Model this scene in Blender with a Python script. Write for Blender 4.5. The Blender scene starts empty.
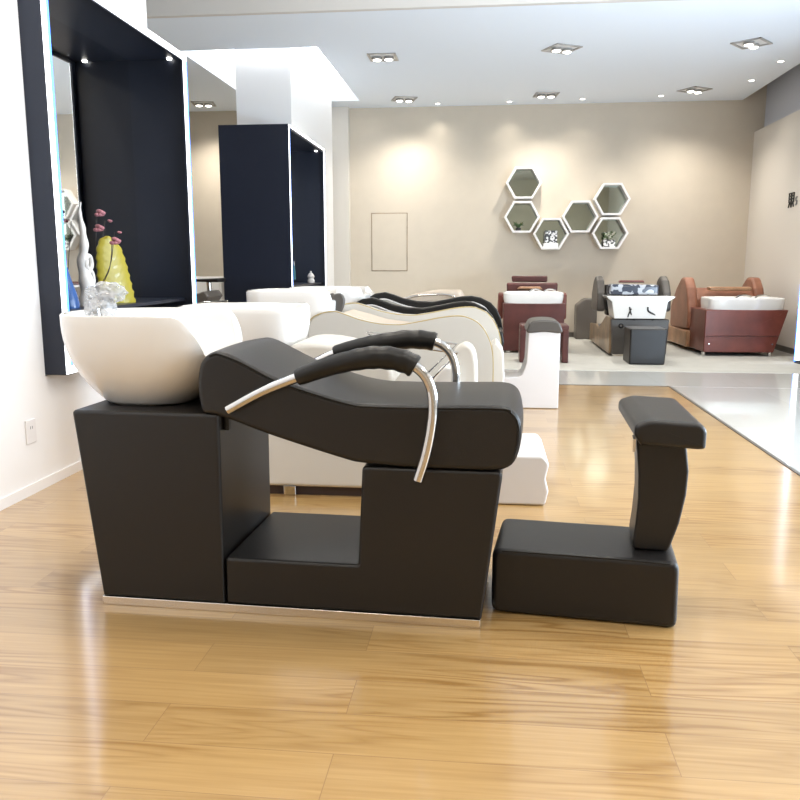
import bpy, bmesh, math, random
from mathutils import Vector, Matrix
random.seed(7)
PI = math.pi
S = bpy.context.scene
COL = S.collection
# ------------------------------------------------------------ camera, world, lights, exposure
cam = bpy.data.objects.new('camera', bpy.data.cameras.new('camera')); COL.objects.link(cam); S.camera = cam
cam.data.sensor_width = 36.0; cam.data.lens = 36.0; cam.data.clip_start = 0.05
cam.location = (0, 0, 1.10)
cam.rotation_euler = (math.radians(90 - 9.65), 0, math.radians(6.2))
S.view_settings.view_transform = 'Standard'; S.view_settings.look = 'None'
S.view_settings.gamma = 1.0; S.view_settings.use_curve_mapping = False
S.view_settings.exposure = 0.0
S.cycles.use_denoising = True
S.cycles.max_bounces = 8; S.cycles.diffuse_bounces = 5; S.cycles.caustics_reflective = False; S.cycles.caustics_refractive = False
S.cycles.sample_clamp_indirect = 6.0
W = bpy.data.worlds.new('world'); S.world = W; W.use_nodes = True
W.node_tree.nodes['Background'].inputs[0].default_value = (0.80, 0.90, 1.0, 1)
W.node_tree.nodes['Background'].inputs[1].default_value = 1.3

def area(name, loc, rot, sx, sy, power, color, spread=180):
    l = bpy.data.lights.new(name, 'AREA'); l.shape = 'RECTANGLE'; l.size = sx; l.size_y = sy
    l.energy = power; l.color = color; l.spread = math.radians(spread)
    o = bpy.data.objects.new(name, l); COL.objects.link(o); o.location = loc; o.rotation_euler = rot
    return o
# daylight through the shop windows to the right of the visitor
area('daylight_right', (3.98, 3.1, 1.6), (PI/2, 0, PI/2), 5.0, 2.4, 250, (0.74, 0.87, 1.0))
# added fill light at the same windows, tilted up to brighten the ceiling
area('ceiling_fill', (3.90, 4.6, 0.7), (math.radians(128), 0, math.radians(62)), 2.4, 0.8, 240, (0.66, 0.82, 1.0))
# rows of unseen warm fill lights added under the high front ceiling
for lx in (-1.2, 0.8, 2.7):
    for ly in (0.6, 3.0, 5.4):
        area('front_fill_light', (lx, ly, 3.86), (0, 0, 0), 0.5, 0.5, 24, (1.0, 0.92, 0.81))

# ------------------------------------------------------------ materials
def mat(name, col, rough=0.5, metal=0.0, spec=0.5, coat=0.0, emit=None, es=0.0, trans=0.0, bump=None, var=0.0, ior=1.45, coatr=0.05):
    m = bpy.data.materials.new(name); m.use_nodes = True
    nt = m.node_tree; b = nt.nodes['Principled BSDF']
    b.inputs['Base Color'].default_value = (*col, 1); b.inputs['Roughness'].default_value = rough
    b.inputs['Metallic'].default_value = metal; b.inputs['Specular IOR Level'].default_value = spec
    b.inputs['Coat Weight'].default_value = coat; b.inputs['Coat Roughness'].default_value = coatr
    b.inputs['Transmission Weight'].default_value = trans; b.inputs['IOR'].default_value = ior
    if emit: b.inputs['Emission Color'].default_value = (*emit, 1); b.inputs['Emission Strength'].default_value = es
    if bump or var:
        tc = nt.nodes.new('ShaderNodeTexCoord'); n = nt.nodes.new('ShaderNodeTexNoise')
        n.inputs['Scale'].default_value = bump[0] if bump else 3.0; n.inputs['Detail'].default_value = 3
        nt.links.new(tc.outputs['Object'], n.inputs['Vector'])
        if bump:
            bn = nt.nodes.new('ShaderNodeBump'); bn.inputs['Strength'].default_value = bump[1]; bn.inputs['Distance'].default_value = 0.004
            nt.links.new(n.outputs['Fac'], bn.inputs['Height']); nt.links.new(bn.outputs['Normal'], b.inputs['Normal'])
        if var:
            n2 = nt.nodes.new('ShaderNodeTexNoise'); n2.inputs['Scale'].default_value = 5.0; n2.inputs['Detail'].default_value = 4
            nt.links.new(tc.outputs['Object'], n2.inputs['Vector'])
            r = nt.nodes.new('ShaderNodeMapRange'); r.inputs[1].default_value = .3; r.inputs[2].default_value = .7
            r.inputs[3].default_value = 1 - var; r.inputs[4].default_value = 1 + var
            nt.links.new(n2.outputs['Fac'], r.inputs[0])
            mx = nt.nodes.new('ShaderNodeVectorMath'); mx.operation = 'SCALE'; mx.inputs[0].default_value = col
            nt.links.new(r.outputs[0], mx.inputs['Scale']); nt.links.new(mx.outputs[0], b.inputs['Base Color'])
    return m
M = {}
M['leather'] = mat('black_leather', (0.0105, 0.009, 0.0085), 0.38, spec=0.5, bump=(320, 0.10))
M['leather2'] = mat('black_pad', (0.009, 0.0085, 0.008), 0.34, spec=0.42, bump=(200, 0.08))
M['ceramic'] = mat('white_ceramic', (0.78, 0.77, 0.75), 0.12, coat=0.5)
M['whiteleather'] = mat('white_leather', (0.60, 0.58, 0.575), 0.42, bump=(200, 0.08))
M['cream'] = mat('cream_leather', (0.60, 0.575, 0.53), 0.4, bump=(200, 0.08))
M['greyleather'] = mat('pale_grey_leather', (0.50, 0.485, 0.45), 0.45, bump=(200, 0.08))
M['beige'] = mat('beige_leather', (0.56, 0.47, 0.38), 0.5, bump=(160, 0.1))
M['piping'] = mat('gold_piping', (0.42, 0.33, 0.16), 0.45)
M['chrome'] = mat('chrome', (0.62, 0.61, 0.60), 0.08, metal=1.0)
M['plinth'] = mat('brushed_steel', (0.78, 0.72, 0.64), 0.22, metal=1.0)
M['darkplinth'] = mat('dark_plinth', (0.05, 0.03, 0.025), 0.5)
M['navy'] = mat('navy_lacquer', (0.016, 0.020, 0.034), 0.38, spec=0.4)
M['ledw'] = mat('led_white', (0.9, 0.9, 0.9), 0.5, emit=(0.92, 0.95, 1.0), es=5.0)
M['ledb'] = mat('led_blue', (0.1, 0.3, 0.8), 0.5, emit=(0.08, 0.26, 1.0), es=3.0)
M['mirror'] = mat('mirror_glass', (0.90, 0.91, 0.90), 0.02, metal=1.0)
M['mirrorg'] = mat('room_tinted_mirror', (0.40, 0.45, 0.41), 0.03, metal=1.0)  # grey-green of the reflected room put into the mirror colour
M['white'] = mat('white_paint', (0.84, 0.83, 0.82), 0.4)
M['wallwhite'] = mat('white_wall_paint', (0.86, 0.84, 0.83), 0.6, bump=(60, 0.03))
M['ceil'] = mat('ceiling_paint', (0.83, 0.90, 0.99), 0.75)
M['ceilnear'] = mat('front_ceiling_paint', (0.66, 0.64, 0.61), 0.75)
M['wallbeige'] = mat('beige_wall_paint', (0.60, 0.535, 0.44), 0.65, bump=(50, 0.03), var=0.02)
M['wallpale'] = mat('pale_beige_wall_paint', (0.70, 0.66, 0.60), 0.6)
M['blueish'] = mat('grey_blue_panel_paint', (0.56, 0.58, 0.64), 0.6)
M['basebd'] = mat('grey_skirting', (0.10, 0.09, 0.08), 0.4)
M['maroon'] = mat('maroon_leather', (0.080, 0.022, 0.018), 0.36, bump=(60, 0.15), var=0.25)
M['brownred'] = mat('chestnut_leather', (0.15, 0.040, 0.028), 0.34, bump=(60, 0.15), var=0.22)
M['saddle'] = mat('saddle_leather', (0.27, 0.115, 0.068), 0.36, bump=(60, 0.15), var=0.2)
M['tan'] = mat('tan_leather', (0.36, 0.20, 0.11), 0.35, bump=(60, 0.15), var=0.3)
M['gold'] = mat('bronze_leather', (0.30, 0.21, 0.13), 0.3, metal=0.3, bump=(40, 0.2), var=0.4)
M['charcoal'] = mat('charcoal_leather', (0.075, 0.068, 0.062), 0.4, bump=(120, 0.1))
M['darkgrey'] = mat('grey_leather', (0.13, 0.115, 0.10), 0.5, bump=(120, 0.1))
M['rubber'] = mat('black_rubber', (0.015, 0.015, 0.015), 0.5)
M['yellow'] = mat('yellow_glaze', (0.36, 0.30, 0.02), 0.45, coat=0.2)
M['rose'] = mat('dusty_rose_petal', (0.42, 0.17, 0.20), 0.6)
M['stem'] = mat('dark_stem', (0.03, 0.022, 0.02), 0.6)
M['shell'] = mat('white_coral', (0.66, 0.64, 0.62), 0.55, bump=(60, 0.4))
M['bluevase'] = mat('blue_glaze', (0.02, 0.09, 0.30), 0.2, coat=0.5)
M['glass'] = mat('clear_glass', (0.95, 0.97, 0.97), 0.03, trans=1.0)
M['wood'] = None
M['lampglow'] = mat('lamp_glow', (1, 1, 1), 0.5, emit=(1.0, 0.97, 0.90), es=9.0)
M['lampmetal'] = mat('lamp_trim', (0.45, 0.44, 0.43), 0.35, metal=0.6)
M['dark'] = mat('dark_void', (0.03, 0.03, 0.03), 0.6)
M['ink'] = mat('black_ink', (0.02, 0.02, 0.02), 0.5)
M['inkg'] = mat('grey_ink', (0.28, 0.28, 0.28), 0.5)
M['leaf'] = mat('leaf_green', (0.05, 0.10, 0.03), 0.5)
M['teal'] = mat('teal_thread', (0.03, 0.12, 0.13), 0.7)
M['socket'] = mat('socket_plastic', (0.80, 0.77, 0.76), 0.35)

def film():
    m = bpy.data.materials.new('plastic_film'); m.use_nodes = True; nt = m.node_tree; nt.nodes.clear()
    o = nt.nodes.new('ShaderNodeOutputMaterial'); mx = nt.nodes.new('ShaderNodeMixShader'); t = nt.nodes.new('ShaderNodeBsdfTransparent')
    p = nt.nodes.new('ShaderNodeBsdfPrincipled'); p.inputs['Base Color'].default_value = (0.55, 0.56, 0.58, 1); p.inputs['Roughness'].default_value = 0.15
    tc = nt.nodes.new('ShaderNodeTexCoord'); n = nt.nodes.new('ShaderNodeTexVoronoi'); n.inputs['Scale'].default_value = 45
    r = nt.nodes.new('ShaderNodeMapRange'); r.inputs[3].default_value = 0.10; r.inputs[4].default_value = 0.75; r.inputs[2].default_value = 0.8
    nt.links.new(tc.outputs['Object'], n.inputs['Vector']); nt.links.new(n.outputs['Distance'], r.inputs[0])
    nt.links.new(r.outputs[0], mx.inputs[0]); nt.links.new(t.outputs[0], mx.inputs[1]); nt.links.new(p.outputs[0], mx.inputs[2])
    nt.links.new(mx.outputs[0], o.inputs[0]); return m
M['film'] = film()

def checker(name, a, b, scale, rough=0.4):
    m = bpy.data.materials.new(name); m.use_nodes = True; nt = m.node_tree; p = nt.nodes['Principled BSDF']; p.inputs['Roughness'].default_value = rough
    tc = nt.nodes.new('ShaderNodeTexCoord'); n = nt.nodes.new('ShaderNodeTexNoise'); n.inputs['Scale'].default_value = scale; n.inputs['Detail'].default_value = 1.5
    r = nt.nodes.new('ShaderNodeValToRGB'); r.color_ramp.interpolation = 'CONSTANT'
    r.color_ramp.elements[0].color = (*a, 1); r.color_ramp.elements[1].color = (*b, 1); r.color_ramp.elements[1].position = 0.5
    nt.links.new(tc.outputs['Object'], n.inputs['Vector']); nt.links.new(n.outputs['Fac'], r.inputs[0]); nt.links.new(r.outputs[0], p.inputs['Base Color'])
    return m
M['print'] = checker('black_white_print', (0.03, 0.03, 0.03), (0.75, 0.75, 0.74), 26)
M['floral'] = checker('green_white_bouquet', (0.10, 0.15, 0.06), (0.62, 0.62, 0.52), 30)
M['bagprint'] = checker('crinkled_bag_film', (0.035, 0.045, 0.07), (0.42, 0.46, 0.52), 14, 0.15)

def wood_floor():
    m = bpy.data.materials.new('oak_plank_floor'); m.use_nodes = True; nt = m.node_tree; p = nt.nodes['Principled BSDF']
    L = nt.links.new; N = nt.nodes.new
    tc = N('ShaderNodeTexCoord')
    mp = N('ShaderNodeMapping'); L(tc.outputs['Object'], mp.inputs[0]); mp.inputs['Location'].default_value = (0.33, 0.015, 0)
    br = N('ShaderNodeTexBrick'); br.offset = 0.37; br.offset_frequency = 2; br.squash = 1
    br.inputs['Color1'].default_value = (0, 0, 0, 1); br.inputs['Color2'].default_value = (1, 1, 1, 1)
    br.inputs['Mortar'].default_value = (0.5, 0.5, 0.5, 1)
    br.inputs['Scale'].default_value = 1.0; br.inputs['Mortar Size'].default_value = 0.0011; br.inputs['Mortar Smooth'].default_value = 0.2
    br.inputs['Brick Width'].default_value = 1.22; br.inputs['Row Height'].default_value = 0.165; br.inputs['Bias'].default_value = 0
    L(mp.outputs[0], br.inputs['Vector'])
    # every plank shifts the grain pattern
    sh = N('ShaderNodeVectorMath'); sh.operation = 'MULTIPLY_ADD'
    sh.inputs[1].default_value = (7.0, 5.0, 11.0); L(br.outputs['Color'], sh.inputs[0]); L(mp.outputs[0], sh.inputs[2])
    st = N('ShaderNodeMapping'); st.inputs['Scale'].default_value = (0.45, 5.0, 1.0); L(sh.outputs[0], st.inputs[0])
    n1 = N('ShaderNodeTexNoise'); n1.inputs['Scale'].default_value = 1.5; n1.inputs['Detail'].default_value = 2.0; n1.inputs['Distortion'].default_value = 0.35
    L(st.outputs[0], n1.inputs['Vector'])
    # contour lines of the noise give cathedral grain
    mu = N('ShaderNodeMath'); mu.operation = 'MULTIPLY'; mu.inputs[1].default_value = 26.0; L(n1.outputs['Fac'], mu.inputs[0])
    fr = N('ShaderNodeMath'); fr.operation = 'PINGPONG'; fr.inputs[1].default_value = 1.0; L(mu.outputs[0], fr.inputs[0])
    st2 = N('ShaderNodeMapping'); st2.inputs['Scale'].default_value = (3.0, 90.0, 1.0); L(sh.outputs[0], st2.inputs[0])
    n2 = N('ShaderNodeTexNoise'); n2.inputs['Scale'].default_value = 1.0; n2.inputs['Detail'].default_value = 4.0; L(st2.outputs[0], n2.inputs['Vector'])
    st3 = N('ShaderNodeMapping'); st3.inputs['Scale'].default_value = (0.8, 2.5, 1.0); L(sh.outputs[0], st3.inputs[0])
    n3 = N('ShaderNodeTexNoise'); n3.inputs['Scale'].default_value = 1.0; n3.inputs['Detail'].default_value = 1.0; L(st3.outputs[0], n3.inputs['Vector'])
    pw = N('ShaderNodeMath'); pw.operation = 'POWER'; pw.inputs[1].default_value = 2.2; L(fr.outputs[0], pw.inputs[0]); fr = pw
    msk = N('ShaderNodeMapRange'); msk.inputs[1].default_value = .42; msk.inputs[2].default_value = .62; L(n3.outputs['Fac'], msk.inputs[0])
    gm = N('ShaderNodeMath'); gm.operation = 'MULTIPLY'; L(fr.outputs[0], gm.inputs[0]); L(msk.outputs[0], gm.inputs[1])
    ad = N('ShaderNodeMath'); ad.operation = 'MULTIPLY_ADD'; ad.inputs[1].default_value = 0.65; L(gm.outputs[0], ad.inputs[0]); 
    m2 = N('ShaderNodeMath'); m2.operation = 'MULTIPLY'; m2.inputs[1].default_value = 0.75; L(n2.outputs['Fac'], m2.inputs[0]); L(m2.outputs[0], ad.inputs[2])
    rp = N('ShaderNodeValToRGB'); e = rp.color_ramp.elements
    e[0].position = 0.15; e[0].color = (0.51, 0.325, 0.132, 1); e[1].position = 0.85; e[1].color = (0.31, 0.165, 0.047, 1)
    L(ad.outputs[0], rp.inputs[0])
    hv = N('ShaderNodeHueSaturation'); L(rp.outputs[0], hv.inputs['Color'])
    vr = N('ShaderNodeMapRange'); vr.inputs[3].default_value = 0.93; vr.inputs[4].default_value = 1.09; L(br.outputs['Color'], vr.inputs[0]); L(vr.outputs[0], hv.inputs['Value'])
    mx = N('ShaderNodeMix'); mx.data_type = 'RGBA'; mx.inputs['B'].default_value = (0.30, 0.17, 0.07, 1)
    L(br.outputs['Fac'], mx.inputs['Factor']); L(hv.outputs[0], mx.inputs['A']); L(mx.outputs['Result'], p.inputs['Base Color'])
    p.inputs['Roughness'].default_value = 0.30; p.inputs['Specular IOR Level'].default_value = 0.55
    p.inputs['Coat Weight'].default_value = 1.0; p.inputs['Coat Roughness'].default_value = 0.13
    bn = N('ShaderNodeBump'); bn.inputs['Strength'].default_value = 0.06; bn.inputs['Distance'].default_value = 0.003; L(n2.outputs['Fac'], bn.inputs['Height']); L(bn.outputs[0], p.inputs['Normal'])
    return m
M['wood'] = wood_floor()
def tile_floor():
    m = bpy.data.materials.new('polished_tile'); m.use_nodes = True; nt = m.node_tree; p = nt.nodes['Principled BSDF']; L = nt.links.new; N = nt.nodes.new
    tc = N('ShaderNodeTexCoord'); br = N('ShaderNodeTexBrick'); br.offset = 0; L(tc.outputs['Object'], br.inputs['Vector'])
    br.inputs['Color1'].default_value = (0.55, 0.55, 0.52, 1); br.inputs['Color2'].default_value = (0.58, 0.58, 0.55, 1); br.inputs['Mortar'].default_value = (0.45, 0.45, 0.43, 1)
    br.inputs['Scale'].default_value = 1; br.inputs['Mortar Size'].default_value = 0.0015; br.inputs['Brick Width'].default_value = 0.8; br.inputs['Row Height'].default_value = 0.8
    L(br.outputs['Color'], p.inputs['Base Color']); p.inputs['Roughness'].default_value = 0.06; p.inputs['Coat Weight'].default_value = 0.3
    return m
M['tile'] = tile_floor()
M['carpet'] = mat('grey_carpet', (0.44, 0.43, 0.39), 0.85, bump=(400, 0.3), var=0.05)

# ------------------------------------------------------------ mesh helpers
def finish(name, bm, m, parent=None, ang=35, smooth=True):
    bmesh.ops.recalc_face_normals(bm, faces=bm.faces)
    me = bpy.data.meshes.new(name); bm.to_mesh(me); bm.free()
    if smooth:
        me.polygons.foreach_set('use_smooth', [True] * len(me.polygons)); me.set_sharp_from_angle(angle=math.radians(ang))
    if isinstance(m, str): m = M[m]
    me.materials.append(m)
    o = bpy.data.objects.new(name, me); COL.objects.link(o)
    if smooth:
        w = o.modifiers.new('weighted', 'WEIGHTED_NORMAL'); w.keep_sharp = True; w.weight = 80
    if parent: o.parent = parent
    return o
def thing(name, label, cat, loc=(0, 0, 0), rz=0.0, group=None):
    o = bpy.data.objects.new(name, None); COL.objects.link(o); o.location = loc; o.rotation_euler = (0, 0, rz)
    o.empty_display_size = 0.1; o['label'] = label; o['category'] = cat
    if group: o['group'] = group
    return o
def tag(o, label, cat, group=None):
    o['label'] = label; o['category'] = cat
    if group: o['group'] = group
    return o
def struct(o, label=None):
    o['kind'] = 'structure'
    if label: o['label'] = label
    return o
def copy_tree(o, parent=None):
    c = o.copy(); COL.objects.link(c)
    if parent: c.parent = parent
    for ch in list(o.children): copy_tree(ch, c)
    return c
def bxm(bm, x0, x1, y0, y1, z0, z1, bev=0.0, seg=3):
    r = bmesh.ops.create_cube(bm, size=1.0); vs = r['verts']
    for v in vs:
        v.co = Vector(((x0 + x1) / 2 + v.co.x * (x1 - x0), (y0 + y1) / 2 + v.co.y * (y1 - y0), (z0 + z1) / 2 + v.co.z * (z1 - z0)))
    if bev:
        es = list({e for v in vs for e in v.link_edges})
        bmesh.ops.bevel(bm, geom=es, offset=bev, segments=seg, profile=0.5, affect='EDGES')
    return bm
def box(name, m, parent, x0, x1, y0, y1, z0, z1, bev=0.0, seg=3):
    return finish(name, bxm(bmesh.new(), x0, x1, y0, y1, z0, z1, bev, seg), m, parent)
def rpoly(pts, rad, n=5):
    out = []; N = len(pts)
    for i in range(N):
        p = Vector(pts[i]); a = Vector(pts[i - 1]); b = Vector(pts[(i + 1) % N]); r = rad[i] if isinstance(rad, (list, tuple)) else rad
        if r <= 0: out.append(p); continue
        u = (a - p).normalized(); v = (b - p).normalized(); ang = u.angle(v)
        if ang > 3.1: out.append(p); continue
        d = min(r / math.tan(ang / 2), (a - p).length * .49, (b - p).length * .49)
        p0 = p + u * d; p1 = p + v * d
        for k in range(n + 1):
            t = k / n; out.append(p0 * (1 - t) ** 2 + p * 2 * t * (1 - t) + p1 * t * t)
    return [tuple(q) for q in out]
def smooth_loop(pts, n=4):
    out = []; N = len(pts)
    for i in range(N):
        p0, p1, p2, p3 = [Vector(pts[(i + k) % N]) for k in (-1, 0, 1, 2)]
        for k in range(n):
            t = k / n
            out.append(tuple(0.5 * ((2 * p1) + (-p0 + p2) * t + (2 * p0 - 5 * p1 + 4 * p2 - p3) * t * t + (-p0 + 3 * p1 - 3 * p2 + p3) * t ** 3)))
    return out
def smooth_path(pts, n=6):
    out = []; N = len(pts); V = [Vector(p) for p in pts]
    for i in range(N - 1):
        p0 = V[i - 1] if i else V[0] * 2 - V[1]; p1 = V[i]; p2 = V[i + 1]; p3 = V[i + 2] if i + 2 < N else V[-1] * 2 - V[-2]
        for k in range(n):
            t = k / n
            out.append(0.5 * ((2 * p1) + (-p0 + p2) * t + (2 * p0 - 5 * p1 + 4 * p2 - p3) * t * t + (-p0 + 3 * p1 - 3 * p2 + p3) * t ** 3))
    out.append(V[-1]); return out
def inset(pts, r):
    N = len(pts); A = sum(pts[i][0] * pts[(i + 1) % N][1] - pts[(i + 1) % N][0] * pts[i][1] for i in range(N)); s = 1 if A > 0 else -1
    out = []
    for i in range(N):
        p = Vector(pts[i]); a = (p - Vector(pts[i - 1])).normalized(); b = (Vector(pts[(i + 1) % N]) - p).normalized()
        na = Vector((-a.y, a.x)) * s; nb = Vector((-b.y, b.x)) * s; n = (na + nb)
        if n.length < 1e-6: n = na
        n.normalize(); c = max(0.5, n.dot(na)); q = p + n * (r / c); out.append((q.x, q.y))
    return out
def plate(bm, pts, t0, t1, r=0.0, axis='xz', seg=4, crown=0.0):
    """profile pts extruded from t0 to t1 with rounded rims"""
    def P(a, b, t): return Vector((a, t, b)) if axis == 'xz' else (Vector((t, a, b)) if axis == 'yz' else Vector((a, b, t)))
    secs = []
    if r > 0:
        for k in range(seg + 1):
            an = PI / 2 * k / seg; secs.append((t0 + r * (1 - math.sin(an)), r * (1 - math.cos(an)) if True else 0))
        secs = [(t0 + r * (1 - math.sin(PI / 2 * k / seg)), r * (1 - math.cos(PI / 2 * k / seg))) for k in range(seg, -1, -1)]
        secs = [(t0 + r * (1 - math.cos(PI / 2 * k / seg)), r * (1 - math.sin(PI / 2 * k / seg))) for k in range(seg + 1)]
        secs += [(t1 - (t - t0), d) for t, d in reversed(secs)]
    else: secs = [(t0, 0), (t1, 0)]
    if crown:
        ex = []
        for k in range(1, 8):
            u = k / 8; ex.append((t0 + r + (t1 - t0 - 2 * r) * u, -crown * math.sin(PI * u)))
        h = len(secs) // 2; secs = secs[:h] + ex + secs[h:]
    rings = []
    for t, d in secs:
        q = inset(pts, d) if abs(d) > 1e-9 else pts
        if d > 0:                                  # an edge that turned round has passed its corner: pull it together
            q = [Vector(v) for v in q]
            for _ in range(12):
                bad = False
                for j in range(len(pts)):
                    k = (j + 1) % len(pts); e0 = Vector(pts[k]) - Vector(pts[j]); e1 = q[k] - q[j]
                    if e1.length > 1e-7 and e0.dot(e1) < 0: m_ = (q[j] + q[k]) / 2; q[j] = m_.copy(); q[k] = m_.copy(); bad = True
                if not bad: break
        rings.append([bm.verts.new(P(a, b, t)) for a, b in q])
    n = len(pts)
    for i in range(len(rings) - 1):
        for j in range(n): bm.faces.new((rings[i][j], rings[i][(j + 1) % n], rings[i + 1][(j + 1) % n], rings[i + 1][j]))
    bm.faces.new(rings[0]); bm.faces.new(list(reversed(rings[-1])))
    if r > 0: bmesh.ops.remove_doubles(bm, verts=[v for g in rings for v in g], dist=2e-4)
    return bm
def plate_obj(name, m, parent, pts, t0, t1, r=0.0, axis='xz', **k):
    return finish(name, plate(bmesh.new(), pts, t0, t1, r, axis, **k), m, parent)
def tube(bm, path, rad, n=14, cap=True):
    P = [Vector(p) for p in path]; N = len(P); rr = rad if isinstance(rad, (list, tuple)) else [rad] * N
    rings = []; prev = None
    for i in range(N):
        t = (P[min(i + 1, N - 1)] - P[max(i - 1, 0)]).normalized()
        if prev is None: u = t.orthogonal().normalized()
        else: u = (prev - t * prev.dot(t)).normalized()
        prev = u; v = t.cross(u)
        rings.append([bm.verts.new(P[i] + (u * math.cos(2 * PI * k / n) + v * math.sin(2 * PI * k / n)) * rr[i]) for k in range(n)])
    for i in range(N - 1):
        for k in range(n): bm.faces.new((rings[i][k], rings[i][(k + 1) % n], rings[i + 1][(k + 1) % n], rings[i + 1][k]))
    if cap: bm.faces.new(rings[0]); bm.faces.new(list(reversed(rings[-1])))
    return bm
def tube_obj(name, m, parent, path, rad, n=14): return finish(name, tube(bmesh.new(), path, rad, n), m, parent, 50)
def lathe(bm, prof, c=(0, 0, 0), n=24):
    rings = []
    for r, z in prof: rings.append([bm.verts.new((c[0] + r * math.cos(2 * PI * k / n), c[1] + r * math.sin(2 * PI * k / n), c[2] + z)) for k in range(n)])
    for i in range(len(rings) - 1):
        for k in range(n): bm.faces.new((rings[i][k], rings[i][(k + 1) % n], rings[i + 1][(k + 1) % n], rings[i + 1][k]))
    if prof[0][0] > 0: bm.faces.new(rings[0])
    if prof[-1][0] > 0: bm.faces.new(rings[-1])
    bmesh.ops.remove_doubles(bm, verts=bm.verts, dist=1e-6)
    return bm
def sstep(a, b, x): t = max(0, min(1, (x - a) / (b - a))); return t * t * (3 - 2 * t)
def basin(name, m, parent, cx, cy, a, b, z0, z1, fa, fb, ex=2.6, notch=0.17, lip=0.012, c0=0.45, c1=0.85, n=72, fcx=None, p=2.2, depth=0.15):
    """shampoo bowl: foot ellipse (fa, fb) at z0 growing to rim (a, b) at z1, neck notch towards +x"""
    bm = bmesh.new(); fcx = cx if fcx is None else fcx
    def unit(th):
        c, s = math.cos(th), math.sin(th); return (math.copysign(abs(c) ** (2 / ex), c), math.copysign(abs(s) ** (2 / ex), s))
    def H(th): return z1 - notch * sstep(c0, c1, math.cos(th))
    def pt(th, z, off=0):
        u = max(0, min(1, (z - z0) / (z1 - z0))); f = 1 - (1 - u) ** p
        A = fa + (a - fa) * f - off; B = fb + (b - fb) * f - off; X = fcx + (cx - fcx) * f; e = unit(th)
        return Vector((X + A * e[0], cy + B * e[1], z))
    K = 12; rings = []
    th = [2 * PI * k / n for k in range(n)]
    for i in range(K + 1): rings.append([bm.verts.new(pt(t, z0 + (H(t) - z0) * (i / K) ** 1.15)) for t in th])
    rings.append([bm.verts.new(pt(t, H(t), lip * .5) + Vector((0, 0, lip * .55))) for t in th])
    rings.append([bm.verts.new(pt(t, H(t), lip * 1.6) + Vector((0, 0, lip * .3))) for t in th])
    zb = z1 - depth - 0.06
    for i in range(1, 9):
        rings.append([bm.verts.new(pt(t, max(zb, H(t) + (zb - H(t)) * i / 8), lip * 1.6 + 0.01 * i)) for t in th])
    for i in range(len(rings) - 1):
        for k in range(n): bm.faces.new((rings[i][k], rings[i][(k + 1) % n], rings[i + 1][(k + 1) % n], rings[i + 1][k]))
    bm.faces.new(rings[0]); bm.faces.new(list(reversed(rings[-1])))
    return finish(name, bm, m, parent, 60)

# ------------------------------------------------------------ the room
YB = 12.4
struct(box('floor', 'wood', None, -7.0, 1.655, -3.2, 7.42, -0.06, 0.0), 'glossy golden oak plank floor')
bm = bmesh.new(); bxm(bm, 1.665, 4.0, -3.2, 7.42, -0.06, 0.0); bxm(bm, -7.0, 4.0, 7.43, 8.46, -0.06, 0.0)
struct(finish('floor', bm, 'tile', None, smooth=False), 'polished pale grey tile floor')
struct(box('floor', 'carpet', None, -7.0, 4.0, 8.46, YB, -0.06, 0.004), 'matt grey carpet floor in front of the beige wall')
bm = bmesh.new(); bxm(bm, 1.650, 1.672, -3.2, 7.425, -0.02, 0.004); bxm(bm, -7.0, 1.672, 7.415, 7.433, -0.02, 0.004)
struct(finish('trim_1', bm, M['basebd'], None, smooth=False), 'dark metal strip between the oak planks and the tiles')
struct(box('wall_back', 'wallbeige', None, -7.1, 4.2, YB, YB + 0.15, -0.06, 4.0))
struct(box('wall_back', 'wallpale', None, -2.75, -2.11, YB - 0.13, YB, 0, 3.66))
bm = bmesh.new(); bxm(bm, -7.0, 3.75, YB - 0.015, YB - 0.001, 0.0, 0.075)
struct(finish('baseboard_back', bm, 'basebd', None, smooth=False))
# left wall with the station let into it
bm = bmesh.new()
bxm(bm, -2.95, -2.18, -3.2, 3.73, 0, 3.9); bxm(bm, -2.95, -2.18, 3.73, 5.2, 0, 0.55); bxm(bm, -2.95, -2.18, 3.73, 5.2, 2.5, 3.9)
struct(finish('wall_left', bm, 'wallwhite', None, smooth=False))
struct(box('baseboard_left', 'wallwhite', None, -2.18, -2.17, -3.2, 5.2, 0, 0.05))
struct(box('wall_left', 'wallbeige', None, -7.15, -7.0, -3.2, YB, -0.06, 4.0))
# right wall: low thick part, recessed grey-blue part above, shop windows nearer
struct(box('wall_right', 'wallpale', None, 3.75, 4.1, 7.6, YB, 0, 2.96))
struct(box('wall_right', 'blueish', None, 3.88, 4.1, 7.6, YB, 2.96, 3.9))
struct(box('baseboard_right', 'basebd', None, 3.735, 3.75, 9.5, YB - 0.02, 0, 0.075))
bm = bmesh.new(); bxm(bm, 3.95, 4.1, -3.2, 7.6, 2.9, 3.9); bxm(bm, 3.95, 4.1, -3.2, 7.6, 0, 0.35); bxm(bm, 3.95, 4.1, 5.7, 7.6, 0.35, 2.9); bxm(bm, 3.95, 4.1, -3.2, 0.5, 0.35, 2.9)
struct(finish('wall_right', bm, 'white', None, smooth=False))
bm = bmesh.new(); bxm(bm, -7.0, 4.1, -3.35, -3.2, 3.25, 3.9); bxm(bm, -7.0, 4.1, -3.35, -3.2, 0.0, 3.25)
struct(finish('wall_front', bm, 'wallbeige', None, smooth=False))
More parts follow.
